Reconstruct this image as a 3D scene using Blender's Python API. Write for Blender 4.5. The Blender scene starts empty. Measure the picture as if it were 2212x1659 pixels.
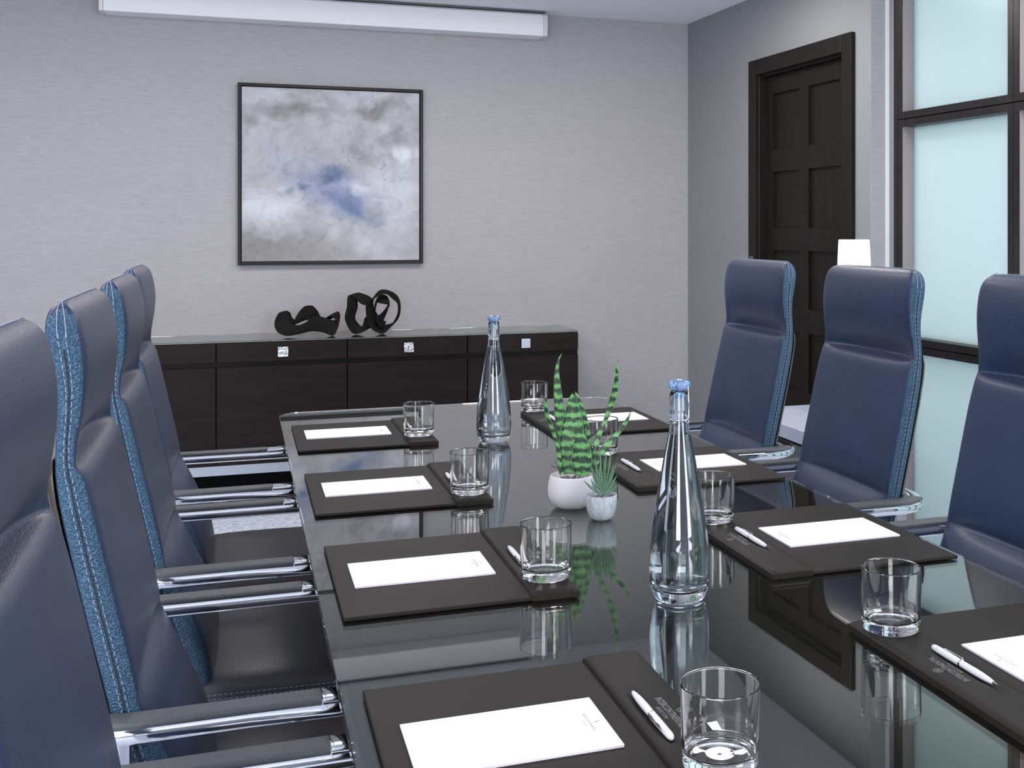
import bpy, bmesh, math, random
from mathutils import Vector, Matrix
C = bpy.context.scene.collection
SC = bpy.context.scene
random.seed(7)
PI = math.pi

# ------------------------------------------------------------------ camera, world, lights, exposure
F_PX, PX, PY = 2455.0, 1385.0, 495.0          # focal length and principal point, image taken as 2212 x 1659
PHI = math.atan((PX - 515.0) / F_PX)
cam_d = bpy.data.cameras.new('camera'); cam = bpy.data.objects.new('camera', cam_d); C.objects.link(cam)
cam.location = (0, 0, 1.30); cam.rotation_euler = (PI / 2, 0, -PHI)
cam_d.sensor_fit = 'HORIZONTAL'; cam_d.sensor_width = 36.0; cam_d.lens = 36.0 * F_PX / 2212.0
cam_d.shift_x = (1106.0 - PX) / 2212.0; cam_d.shift_y = (PY - 829.5) / 2212.0
cam_d.clip_start = 0.02
SC.camera = cam

world = bpy.data.worlds.new('room_ambience'); SC.world = world; world.use_nodes = True
world.node_tree.nodes['Background'].inputs[0].default_value = (0.80, 0.86, 1.0, 1)
world.node_tree.nodes['Background'].inputs[1].default_value = 0.3

def area(name, loc, target, sx, sy, power, col):
    l = bpy.data.lights.new(name, 'AREA'); l.shape = 'RECTANGLE'; l.size = sx; l.size_y = sy
    l.energy = power; l.color = col
    o = bpy.data.objects.new(name, l); C.objects.link(o); o.location = loc
    o.rotation_euler = (Vector(target) - Vector(loc)).to_track_quat('-Z', 'Y').to_euler()
    return o
COOL = (0.90, 0.94, 1.0)
area('window_daylight', (-1.25, -2.38, 1.5), (0.4, 5, 1.7), 1.5, 1.7, 88, (0.94, 0.95, 0.985))
area('window_daylight', (2.35, -2.38, 1.5), (0.8, 5, 1.7), 1.5, 1.7, 88, (0.94, 0.95, 0.985))
area('side_window_daylight', (-2.42, 1.2, 1.5), (1.5, 2.2, 1.5), 1.6, 1.5, 22, (0.88, 0.93, 1.0))
for (lx, ly) in ((-1.0, 0.5), (2.3, 0.5), (-1.0, 2.5), (2.05, 2.5), (-1.1, 4.3), (0.5, 4.3), (1.7, 4.3)):
    area('ceiling_panel_light', (lx, ly, 2.425), (lx, ly, 0), 0.5, 0.5, 14.5, (1.0, 0.92, 0.88))
area('corridor_light', (3.55, 2.2, 1.4), (2.0, 2.2, 1.4), 4.6, 2.2, 40, (1.0, 0.985, 0.965))

SC.view_settings.view_transform = 'Standard'; SC.view_settings.look = 'None'
SC.view_settings.gamma = 1.0; SC.view_settings.use_curve_mapping = False
SC.view_settings.exposure = 0.20
SC.cycles.max_bounces = 12; SC.cycles.transmission_bounces = 12; SC.cycles.glossy_bounces = 6
SC.cycles.diffuse_bounces = 4; SC.cycles.transparent_max_bounces = 12

# ------------------------------------------------------------------ materials
def mat(name, base, rough=0.5, metal=0.0, spec=0.5, **kw):
    m = bpy.data.materials.new(name); m.use_nodes = True
    b = m.node_tree.nodes['Principled BSDF']
    b.inputs['Base Color'].default_value = (*base, 1); b.inputs['Roughness'].default_value = rough
    b.inputs['Metallic'].default_value = metal; b.inputs['Specular IOR Level'].default_value = spec
    for k, v in kw.items(): b.inputs[k.replace('_', ' ')].default_value = v
    return m
class NT:
    def __init__(s, m): s.m = m; s.t = m.node_tree; s.b = s.t.nodes['Principled BSDF']
    def n(s, typ, **kw):
        x = s.t.nodes.new(typ)
        for k, v in kw.items():
            if k.startswith('_'): setattr(x, k[1:], v)
            else: x.inputs[k.replace('_', ' ')].default_value = v
        return x
    def l(s, a, b): s.t.links.new(a, b)
    def coords(s, scale=(1, 1, 1), kind='Object', rot=(0, 0, 0)):
        tc = s.n('ShaderNodeTexCoord'); mp = s.n('ShaderNodeMapping')
        mp.inputs['Scale'].default_value = scale; mp.inputs['Rotation'].default_value = rot
        s.l(tc.outputs[kind], mp.inputs['Vector']); return mp.outputs[0]
    def ramp(s, fac, stops):
        r = s.n('ShaderNodeValToRGB'); e = r.color_ramp.elements
        while len(e) < len(stops): e.new(0.5)
        for i, (p, c) in enumerate(stops): e[i].position = p; e[i].color = (*c, 1) if len(c) == 3 else c
        s.l(fac, r.inputs[0]); return r.outputs[0]
    def mix(s, fac, a, b, mode='MIX'):
        x = s.n('ShaderNodeMix', _data_type='RGBA', _blend_type=mode)
        if isinstance(fac, (int, float)): x.inputs[0].default_value = fac
        else: s.l(fac, x.inputs[0])
        for i, v in ((6, a), (7, b)):
            if isinstance(v, tuple): x.inputs[i].default_value = (*v, 1)
            else: s.l(v, x.inputs[i])
        return x.outputs[2]
    def math(s, op, a, b=0.0):
        x = s.n('ShaderNodeMath', _operation=op)
        for i, v in ((0, a), (1, b)):
            if isinstance(v, (int, float)): x.inputs[i].default_value = v
            else: s.l(v, x.inputs[i])
        return x.outputs[0]
    def bump(s, h, strength=0.3, dist=0.001):
        x = s.n('ShaderNodeBump', Strength=strength, Distance=dist); s.l(h, x.inputs['Height'])
        s.l(x.outputs[0], s.b.inputs['Normal'])

def wallpaper(name, c1, c2):
    m = mat(name, c1, 0.72, spec=0.25); t = NT(m)
    v = t.coords((26, 26, 620)); n = t.n('ShaderNodeTexNoise', Scale=1.0, Detail=3.0, Roughness=0.7); t.l(v, n.inputs['Vector'])
    v2 = t.coords((180, 180, 900)); n2 = t.n('ShaderNodeTexNoise', Scale=1.0, Detail=2.0); t.l(v2, n2.inputs['Vector'])
    v3 = t.coords((1.4, 1.4, 5)); n3 = t.n('ShaderNodeTexNoise', Scale=1.0, Detail=2.0); t.l(v3, n3.inputs['Vector'])
    f = t.math('ADD', t.math('MULTIPLY', n.outputs[0], 0.6), t.math('MULTIPLY', n2.outputs[0], 0.4))
    col = t.ramp(f, [(0.36, c2), (0.62, c1)])
    col = t.mix(t.math('MULTIPLY', n3.outputs[0], 0.16), col, tuple(x * 0.82 for x in c2))
    t.l(col, t.b.inputs['Base Color']); t.bump(f, 0.25, 0.0006); return m
M = {}
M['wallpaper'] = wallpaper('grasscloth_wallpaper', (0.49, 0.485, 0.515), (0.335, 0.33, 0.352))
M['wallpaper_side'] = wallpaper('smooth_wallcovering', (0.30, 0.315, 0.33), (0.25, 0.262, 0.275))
M['ceiling'] = mat('ceiling_paint', (0.88, 0.90, 0.95), 0.9, spec=0.1)
M['white_trim'] = mat('white_trim_paint', (0.8, 0.82, 0.87), 0.5)
M['screen_white'] = mat('screen_housing_white', (0.88, 0.88, 0.92), 0.38)
M['cap_white'] = mat('screen_cap_plastic', (0.70, 0.70, 0.75), 0.35)
def dark_wood(name, c1, c2, rough, grain=(3, 60, 3), spec=0.5):
    m = mat(name, c1, rough, spec=spec); t = NT(m); v = t.coords(grain)
    n = t.n('ShaderNodeTexNoise', Scale=1.0, Detail=6.0, Roughness=0.65, Distortion=0.4); t.l(v, n.inputs['Vector'])
    t.l(t.ramp(n.outputs[0], [(0.35, c2), (0.66, c1)]), t.b.inputs['Base Color'])
    t.bump(n.outputs[0], 0.12, 0.0005); return m
M['cabinet_wood'] = dark_wood('espresso_veneer', (0.016, 0.0105, 0.0095), (0.008, 0.0055, 0.005), 0.45, (3, 3, 45), 0.16)
M['door_wood'] = dark_wood('door_espresso_wood', (0.015, 0.0118, 0.0100), (0.009, 0.0072, 0.006), 0.48, (40, 40, 2.5), 0.18)
M['frame_wood'] = dark_wood('partition_bronze_wood', (0.017, 0.0145, 0.0145), (0.008, 0.0065, 0.0065), 0.38, (30, 30, 30), 0.35)
M['table_wood'] = dark_wood('table_espresso_veneer', (0.021, 0.0165, 0.013), (0.010, 0.008, 0.0065), 0.6, (60, 2.5, 10), 0.06)
M['liner'] = mat('taupe_glazing_liner', (0.30, 0.275, 0.275), 0.5)
M['black'] = mat('black_recess', (0.006, 0.006, 0.006), 0.8, spec=0.1)
M['chrome'] = mat('polished_chrome', (0.80, 0.80, 0.84), 0.07, 1.0)
M['steel'] = mat('brushed_steel', (0.50, 0.54, 0.60), 0.35, 1.0)
M['shell'] = mat('satin_bronze_shell', (0.17, 0.15, 0.13), 0.28, 0.85)
M['stitch'] = mat('pale_thread', (0.30, 0.36, 0.50), 0.6)
M['rubber'] = mat('black_rubber', (0.015, 0.015, 0.016), 0.6)
def leather(name, c1, c2, rough, scale, strength, **kw):
    m = mat(name, c1, rough, **kw); t = NT(m)
    v = t.coords(); vo = t.n('ShaderNodeTexVoronoi', Scale=scale, _feature='F1'); t.l(v, vo.inputs['Vector'])
    n = t.n('ShaderNodeTexNoise', Scale=9.0, Detail=3.0); t.l(v, n.inputs['Vector'])
    col = t.ramp(n.outputs[0], [(0.3, c2), (0.7, c1)])
    t.l(t.mix(t.math('MULTIPLY', vo.outputs['Distance'], 0.5), col, tuple(x * 2.0 for x in c1)), t.b.inputs['Base Color'])
    t.bump(vo.outputs['Distance'], strength, 0.0012); return m
M['leather'] = leather('navy_leather', (0.017, 0.033, 0.076), (0.012, 0.022, 0.055), 0.42, 420, 0.35, spec=0.35, Coat_Weight=0.15, Coat_Roughness=0.25, Sheen_Weight=0.10, Sheen_Roughness=0.35, Sheen_Tint=(1.0, 0.80, 0.74, 1))
M['leather_side'] = leather('navy_pebbled_leather', (0.024, 0.066, 0.125), (0.014, 0.042, 0.085), 0.38, 430, 1.5)
t = NT(M['leather_side']); vo = [n for n in t.t.nodes if n.type == 'TEX_VORONOI'][0]
t.l(t.ramp(vo.outputs['Distance'], [(0.12, (0.014, 0.045, 0.090)), (0.5, (0.030, 0.085, 0.152)), (0.8, (0.062, 0.138, 0.235))]), t.b.inputs['Base Color'])  # highlights painted in: brighter colour around the dark pebbles
M['leather_seat'] = leather('dark_seat_leather', (0.034, 0.030, 0.034), (0.026, 0.024, 0.029), 0.36, 420, 0.3)
M['arm_leather'] = leather('charcoal_arm_leather', (0.080, 0.086, 0.094), (0.066, 0.071, 0.078), 0.5, 600, 0.5)
M['pad_leather'] = leather('black_brown_leatherette', (0.017, 0.0155, 0.0135), (0.013, 0.0118, 0.0105), 0.50, 900, 0.10, spec=0.12)
M['paper'] = mat('white_paper', (0.90, 0.91, 0.95), 0.7, spec=0.2)
M['paper_edge'] = mat('paper_stack_edge', (0.72, 0.66, 0.74), 0.8)
M['ink'] = mat('grey_ink', (0.36, 0.36, 0.39), 0.7)
M['foil'] = mat('blind_embossed_lettering', (0.20, 0.20, 0.205), 0.35, 0.3)
M['pen_white'] = mat('pen_white_lacquer', (0.86, 0.86, 0.92), 0.18)
M['gunmetal'] = mat('gunmetal_tip', (0.16, 0.17, 0.19), 0.25, 0.9)
M['glass'] = mat('clear_glass', (1, 1, 1), 0.0, Transmission_Weight=1.0, IOR=1.5)
M['bottle_glass'] = mat('bottle_glass', (0.90, 0.955, 1.0), 0.0, Transmission_Weight=1.0, IOR=1.5)
M['water'] = mat('still_water', (0.97, 0.99, 1.0), 0.0, Transmission_Weight=1.0, IOR=1.33)
M['stopper'] = mat('blue_stopper_glass', (0.42, 0.62, 0.98), 0.03, Transmission_Weight=0.75, IOR=1.5)
M['plug'] = mat('milky_plug', (0.85, 0.86, 0.92), 0.2, Transmission_Weight=0.7, IOR=1.4)
M['table_glass'] = mat('table_glass', (0.90, 0.96, 0.93), 0.0, Transmission_Weight=1.0, IOR=1.56, Specular_Tint=(1.0, 0.985, 0.93, 1))
M['cab_glass'] = mat('cabinet_glass', (0.80, 0.92, 0.86), 0.0, Transmission_Weight=1.0, IOR=1.52)
M['sculpture'] = leather('black_matte_cast_iron', (0.006, 0.0056, 0.0052), (0.004, 0.0038, 0.0035), 0.7, 260, 0.8, spec=0.15)
M['lamp_shade'] = mat('lit_white_shade', (0.9, 0.9, 0.9), 0.8)
NT(M['lamp_shade']).b.inputs['Emission Color'].default_value = (0.97, 0.985, 1, 1)
NT(M['lamp_shade']).b.inputs['Emission Strength'].default_value = 1.25
M['table_top_grey'] = dark_wood('bleached_grey_veneer', (0.46, 0.50, 0.60), (0.38, 0.42, 0.52), 0.45, (60, 8, 8))
M['grey_veneer'] = dark_wood('smoke_grey_veneer', (0.10, 0.105, 0.12), (0.075, 0.08, 0.09), 0.5, (3, 3, 60))
# knob: hammered metal
m = mat('hammered_nickel', (0.75, 0.75, 0.78), 0.16, 1.0); t = NT(m); v = t.coords()
n = t.n('ShaderNodeTexNoise', Scale=85.0, Detail=1.5); t.l(v, n.inputs['Vector']); t.bump(n.outputs[0], 1.0, 0.012); M['hammered'] = m
# carpet
m = mat('pale_blue_grey_carpet', (0.4, 0.45, 0.55), 0.95, spec=0.1); t = NT(m)
v = t.coords((300, 26, 1)); n1 = t.n('ShaderNodeTexNoise', Scale=1.0, Detail=2.0); t.l(v, n1.inputs['Vector'])
v = t.coords((26, 300, 1)); n2 = t.n('ShaderNodeTexNoise', Scale=1.0, Detail=2.0); t.l(v, n2.inputs['Vector'])
v = t.coords((5, 5, 1)); n3 = t.n('ShaderNodeTexNoise', Scale=8.0, Detail=3.0); t.l(v, n3.inputs['Vector'])
f = t.math('ADD', t.math('MAXIMUM', n1.outputs[0], n2.outputs[0]), t.math('MULTIPLY', n3.outputs[0], 0.35))
t.l(t.ramp(f, [(0.60, (0.38, 0.44, 0.54)), (0.82, (0.78, 0.85, 0.97))]), t.b.inputs['Base Color']); t.bump(f, 0.6, 0.004); M['carpet'] = m
# frosted pane: diffuse + translucent
m = bpy.data.materials.new('frosted_pane'); m.use_nodes = True; tr = m.node_tree; bs = tr.nodes['Principled BSDF']
bs.inputs['Base Color'].default_value = (0.62, 0.74, 0.75, 1); bs.inputs['Roughness'].default_value = 0.22
tl = tr.nodes.new('ShaderNodeBsdfTranslucent'); tl.inputs[0].default_value = (0.75, 0.86, 0.88, 1)
mx = tr.nodes.new('ShaderNodeMixShader'); mx.inputs[0].default_value = 0.62
tr.links.new(bs.outputs[0], mx.inputs[1]); tr.links.new(tl.outputs[0], mx.inputs[2]); tr.links.new(mx.outputs[0], tr.nodes['Material Output'].inputs[0])
M['frosted'] = m
# concrete pots
def pot_mat(name, c1, c2, sc, rough=0.6):
    m = mat(name, c1, rough, spec=0.3); t = NT(m); v = t.coords((1, 1, 0.5))
    n = t.n('ShaderNodeTexNoise', Scale=sc, Detail=6.0, Roughness=0.75); t.l(v, n.inputs['Vector'])
    t.l(t.ramp(n.outputs[0], [(0.4, c2), (0.62, c1)]), t.b.inputs['Base Color']); t.bump(n.outputs[0], 0.2, 0.001); return m
M['pot_white'] = pot_mat('matt_white_ceramic', (0.72, 0.70, 0.74), (0.68, 0.66, 0.70), 30)
M['pot_grey'] = pot_mat('weathered_cement', (0.58, 0.64, 0.68), (0.36, 0.42, 0.46), 90)
M['gravel'] = pot_mat('grey_gravel', (0.30, 0.30, 0.32), (0.06, 0.06, 0.07), 200)
# snake plant: bands along v, pale margins
m = mat('snake_plant_leaf', (0.1, 0.4, 0.1), 0.42); t = NT(m)
tc = t.n('ShaderNodeTexCoord'); sp = t.n('ShaderNodeSeparateXYZ'); t.l(tc.outputs['UV'], sp.inputs[0])
vv = t.coords((1, 1, 1)); nn = t.n('ShaderNodeTexNoise', Scale=60.0, Detail=4.0, Roughness=0.7); t.l(vv, nn.inputs['Vector'])
ob = t.n('ShaderNodeSeparateXYZ'); t.l(tc.outputs['Object'], ob.inputs[0])
ph = t.math('ADD', t.math('MULTIPLY', ob.outputs[2], 330.0), t.math('MULTIPLY', nn.outputs[0], 9.0))
w = t.math('ADD', t.math('MULTIPLY', t.math('SINE', ph), 0.5), 0.5)
vs = t.coords((700, 700, 60)); nf = t.n('ShaderNodeTexNoise', Scale=1.0, Detail=3.0); t.l(vs, nf.inputs['Vector'])
w = t.math('ADD', t.math('MULTIPLY', w, 0.62), t.math('MULTIPLY', nf.outputs[0], 0.5))
col = t.ramp(w, [(0.38, (0.012, 0.045, 0.022)), (0.62, (0.085, 0.26, 0.075)), (0.85, (0.17, 0.42, 0.15))])
e = t.math('ABSOLUTE', t.math('SUBTRACT', sp.outputs[0], 0.5)); e = t.ramp(e, [(0.455, (0, 0, 0)), (0.49, (1, 1, 1))])
t.l(t.mix(e, col, (0.36, 0.50, 0.34)), t.b.inputs['Base Color']); M['snake'] = m
m = mat('succulent_leaf', (0.1, 0.3, 0.15), 0.45); t = NT(m)
tc = t.n('ShaderNodeTexCoord'); sp = t.n('ShaderNodeSeparateXYZ'); t.l(tc.outputs['UV'], sp.inputs[0])
w = t.math('SINE', t.math('MULTIPLY', sp.outputs[1], 85.0)); 
e = t.ramp(t.math('MULTIPLY', w, t.math('SUBTRACT', 1.1, sp.outputs[1])), [(0.45, (0, 0, 0)), (0.7, (1, 1, 1))])
t.l(t.mix(t.math('MULTIPLY', e, 0.8), (0.12, 0.25, 0.15), (0.62, 0.70, 0.66)), t.b.inputs['Base Color']); M['succulent'] = m

# ------------------------------------------------------------------ geometry helpers
class MB:
    """collects shapes and links them as ONE mesh object"""
    def __init__(s): s.v = []; s.f = []; s.uv = []
    def add(s, vs, fs, uvs=None):
        o = len(s.v); s.v += [tuple(p) for p in vs]; s.f += [tuple(i + o for i in f) for f in fs]
        s.uv += uvs if uvs else [(0.5, 0.5)] * len(vs); return s
    def box(s, x0, x1, y0, y1, z0, z1, T=None):
        p = [(x, y, z) for x in (x0, x1) for y in (y0, y1) for z in (z0, z1)]
        if T: p = [T(*q) for q in p]
        return s.add(p, [(0, 1, 3, 2), (4, 6, 7, 5), (0, 4, 5, 1), (2, 3, 7, 6), (0, 2, 6, 4), (1, 5, 7, 3)])
    def lathe(s, prof, seg=48, c=(0, 0), closed=False):
        vs = []; n = len(prof)
        for r, z in prof:
            for k in range(seg):
                a = 2 * PI * k / seg; vs.append((c[0] + r * math.cos(a), c[1] + r * math.sin(a), z))
        fs = []
        for i in range(n if closed else n - 1):
            j = (i + 1) % n
            for k in range(seg):
                k2 = (k + 1) % seg; fs.append((i * seg + k, i * seg + k2, j * seg + k2, j * seg + k))
        if not closed:
            fs.append(tuple(range(seg))[::-1]); fs.append(tuple((n - 1) * seg + k for k in range(seg)))
        return s.add(vs, fs)
    def loft(s, rings, cap=True, closed=False, uvs=None):
        n = len(rings[0]); vs = [p for r in rings for p in r]; fs = []
        for i in range(len(rings) if closed else len(rings) - 1):
            j = (i + 1) % len(rings)
            for k in range(n):
                k2 = (k + 1) % n; fs.append((i * n + k, i * n + k2, j * n + k2, j * n + k))
        if cap and not closed:
            fs.append(tuple(range(n))[::-1]); fs.append(tuple((len(rings) - 1) * n + k for k in range(n)))
        return s.add(vs, fs, uvs)
    def sweep(s, pts, section, up=(0, 0, 1), closed=False):
        """section: list of (side, up) offsets"""
        pts = [Vector(p) for p in pts]; rings = []; N = len(pts)
        ref = Vector(up)
        for i in range(N):
            a = pts[(i - 1) % N] if closed or i > 0 else pts[i]; b = pts[(i + 1) % N] if closed or i < N - 1 else pts[i]
            tg = (b - a).normalized(); side = tg.cross(ref)
            if side.length < 1e-3: side = Vector((1, 0, 0))
            side.normalize(); u2 = side.cross(tg); 
            if not closed or True: ref = u2 if abs(tg.dot(Vector(up))) > 0.6 else Vector(up)
            rings.append([tuple(pts[i] + side * q[0] + u2 * q[1]) for q in section])
        return s.loft(rings, closed=closed)
    def tube(s, pts, r, seg=10, closed=False, up=(0, 0, 1)):
        return s.sweep(pts, [(r * math.cos(2 * PI * k / seg), r * math.sin(2 * PI * k / seg)) for k in range(seg)], up, closed)
    def build(s, name, m, parent=None, smooth=False, bevel=0.0, sub=0, seg=2, angle=None):
        off = Vector((0, 0, 0))
        q = parent
        while q is not None: off += Vector(q.location); q = q.parent
        me = bpy.data.meshes.new(name)
        me.from_pydata([(p[0] - off[0], p[1] - off[1], p[2] - off[2]) for p in s.v], [], s.f)
        bm = bmesh.new(); bm.from_mesh(me); bmesh.ops.recalc_face_normals(bm, faces=bm.faces); bm.to_mesh(me); bm.free()
        uvl = me.uv_layers.new(name='UVMap')
        for lp in me.loops: uvl.data[lp.index].uv = s.uv[lp.vertex_index]
        me.materials.append(m)
        o = bpy.data.objects.new(name, me); C.objects.link(o); o.parent = parent
        if smooth:
            for p in me.polygons: p.use_smooth = True
            if angle:
                me.set_sharp_from_angle(angle=math.radians(angle))
        if bevel:
            b = o.modifiers.new('bevel', 'BEVEL'); b.width = bevel; b.segments = seg; b.limit_method = 'ANGLE'; b.angle_limit = math.radians(40)
        if sub:
            d = o.modifiers.new('subdivision', 'SUBSURF'); d.levels = sub; d.render_levels = sub
        return o
def tag(o, label=None, cat=None, group=None, kind=None):
    if label: o['label'] = label
    if cat: o['category'] = cat
    if group: o['group'] = group
    if kind: o['kind'] = kind
    return o
def thing(name, loc, label, cat, group=None, rz=0, kind=None):
    o = bpy.data.objects.new(name, None); C.objects.link(o); o.location = loc; o.rotation_euler = (0, 0, rz)
    o.empty_display_size = 0.05
    return tag(o, label, cat, group, kind)
def kids(o): return [c for c in bpy.data.objects if c.parent == o]
def dup(o, parent=None, label=None, loc=None, rz=None):
    c = o.copy(); C.objects.link(c); c.parent = parent
    if label: c['label'] = label
    if loc: c.location = loc
    if rz is not None: c.rotation_euler = (0, 0, rz)
    for k in kids(o): dup(k, c)
    return c
def refine(prof, e=0.0006):
    out = []
    for (r0, z0), (r1, z1) in zip(prof, prof[1:]):
        L = math.hypot(r1 - r0, z1 - z0); out.append((r0, z0))
        if L > 3 * e:
            ks = [e / L, 1 - e / L]
            if L > 10 * e: ks = [e / L, 0.33, 0.67, 1 - e / L]
            out += [(r0 + (r1 - r0) * k, z0 + (z1 - z0) * k) for k in ks]
    return out + [prof[-1]]
def lerp(a, b, t): return a + (b - a) * t
def interp(tab, z):
    tab = sorted(tab)
    if z <= tab[0][0]: return tab[0][1]
    for (a, va), (b, vb) in zip(tab, tab[1:]):
        if z <= b: return lerp(va, vb, (z - a) / (b - a))
    return tab[-1][1]
def catmull(P, n, closed=False):
    out = []; N = len(P)
    rng = N if closed else N - 1
    for i in range(rng):
        g = lambda k: P[k % N] if closed else P[max(0, min(N - 1, k))]
        p0, p1, p2, p3 = g(i - 1), g(i), g(i + 1), g(i + 2)
        for j in range(n):
            t = j / n
            out.append(tuple(0.5 * (2 * b + (c - a) * t + (2 * a - 5 * b + 4 * c - d) * t * t + (3 * b - a - 3 * c + d) * t ** 3)
                             for a, b, c, d in zip(p0, p1, p2, p3)))
    if not closed: out.append(tuple(P[-1]))
    return out
def rrect(w, h, r, seg=5):
    """rounded rectangle half sizes w,h"""
    pts = []
    for cx, cy, a0 in ((w - r, h - r, 0), (-w + r, h - r, 90), (-w + r, -h + r, 180), (w - r, -h + r, 270)):
        for k in range(seg + 1):
            a = math.radians(a0 + 90 * k / seg); pts.append((cx + r * math.cos(a), cy + r * math.sin(a)))
    return pts
def text_mesh(txt, size, name, m, parent, matrix, extrude=0.00015, xscale=1.0, bend=None, spacing=1.0):
    cu = bpy.data.curves.new(name + '_curve', 'FONT'); cu.body = txt; cu.size = size; cu.align_x = 'CENTER'; cu.align_y = 'CENTER'
    cu.extrude = extrude; cu.resolution_u = 3; cu.space_character = spacing
    tmp = bpy.data.objects.new(name + '_tmp', cu); C.objects.link(tmp)
    dg = bpy.context.evaluated_depsgraph_get(); me = bpy.data.meshes.new_from_object(tmp.evaluated_get(dg))
    bpy.data.objects.remove(tmp); bpy.data.curves.remove(cu)
    for v in me.vertices:
        v.co.x *= xscale
        if bend: v.co = bend(v.co)
    me.transform(matrix); me.name = name
    me.materials.clear(); me.materials.append(m)
    o = bpy.data.objects.new(name, me); C.objects.link(o); o.parent = parent
    return o

# ------------------------------------------------------------------ room shell
CEIL = 2.44; YW = 5.867; XW0 = 2.355; AL = math.radians(2.35)
def W(s, off, z):
    """point on the right-hand wall: s = distance from the back corner, off = into the room"""
    return (XW0 + s * math.sin(AL) - off * math.cos(AL), YW - s * math.cos(AL) - off * math.sin(AL), z)
st = lambda name, mb, m, parent=None, **kw: tag(mb.build(name, m, parent, **kw), kind='structure')
st('floor', MB().box(-2.5, 4.2, -2.5, 6.0, -0.05, 0), M['carpet'])
st('ceiling', MB().box(-2.5, 4.2, -2.5, 6.0, CEIL, CEIL + 0.05), M['ceiling'])
st('wall_back', MB().box(-2.5, 2.36, YW, YW + 0.12, 0, CEIL), M['wallpaper'])
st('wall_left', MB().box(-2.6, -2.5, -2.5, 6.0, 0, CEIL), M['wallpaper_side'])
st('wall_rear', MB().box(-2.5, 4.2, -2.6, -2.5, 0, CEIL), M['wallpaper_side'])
st('wall_corridor', MB().box(4.1, 4.2, -2.5, 6.0, 0, CEIL), M['ceiling'])
st('baseboard_back', MB().box(-2.5, 2.35, YW - 0.012, YW, 0, 0.09), M['door_wood'], bevel=0.002)
# right wall with the door opening
wr = MB(); S_END = 1.812
wr.box(-0.05, 0.845, -0.08, 0, 0, CEIL, W); wr.box(0.845, 1.625, -0.08, 0, 2.05, CEIL, W); wr.box(1.625, S_END, -0.08, 0, 0, CEIL, W)
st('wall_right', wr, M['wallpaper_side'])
st('lit_wall_end', MB().box(1.8125, 1.8145, -0.08, -0.0002, 0, CEIL, W), M['wallpaper'])  # lighter wallpaper sheet paints in the window light on this end face
st('trim_1', MB().box(1.815, 1.826, -0.085, -0.066, 0, CEIL, W), M['white_trim'], bevel=0.002)
st('trim_2', MB().box(1.827, 1.857, -0.12, -0.082, 0, CEIL, W), M['wallpaper_side'])
st('baseboard_right', MB().box(0.0, 0.77, 0, 0.012, 0, 0.09, W), M['door_wood'], bevel=0.002)
# door_1
door = thing('door_1', W(1.2, 0, 0), 'dark brown panelled door in a wide dark casing', None, kind='structure')
del door['label']
ca = MB(); ca.box(0.77, 0.845, 0, 0.022, 0, 2.123, W); ca.build('casing', M['door_wood'], door, bevel=0.003)
ca = MB(); ca.box(1.625, 1.70, 0, 0.022, 0, 2.123, W); ca.build('casing', M['door_wood'], door, bevel=0.003)
ca = MB(); ca.box(0.845, 1.625, 0, 0.022, 2.048, 2.123, W); ca.build('casing', M['door_wood'], door, bevel=0.003)
MB().box(0.845, 0.857, -0.07, 0.0, 0, 2.05, W).build('jamb', M['door_wood'], door)
MB().box(1.613, 1.625, -0.07, 0.0, 0, 2.05, W).build('jamb', M['door_wood'], door)
MB().box(0.857, 1.613, -0.07, 0.0, 2.036, 2.05, W).build('jamb', M['door_wood'], door)
rows = [(1.68, 1.95), (1.305, 1.575), (0.935, 1.20), (0.555, 0.825), (0.18, 0.45)]
cols = [(0.925, 1.185), (1.265, 1.535)]
lf = MB()
for a, b in ((0.857, 0.925), (1.185, 1.265), (1.535, 1.613)): lf.box(a, b, -0.06, -0.03, 0.005, 2.034, W)
zz = [0.005] + [z for r in sorted(rows) for z in r] + [2.034]
for a, b in cols:
    for i in range(0, len(zz), 2): lf.box(a, b, -0.06, -0.03, zz[i], zz[i + 1], W)
leaf_o = lf.build('door_leaf', M['door_wood'], door)
for a, b in cols:
    for z0, z1 in rows: MB().box(a, b, -0.058, -0.043, z0, z1, W).build('panel', M['door_wood'], leaf_o)
MB().box(0.80, 0.838, 0.0225, 0.034, 1.13, 1.17, W).build('strike_plate', M['gunmetal'], door, bevel=0.003)
lv = MB(); lv.tube([W(0.90, -0.03, 1.02), W(0.90, 0.02, 1.02), W(0.90, 0.03, 1.02), W(0.99, 0.03, 1.02)], 0.009); lv.build('handle', M['gunmetal'], door, smooth=True)

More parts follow.
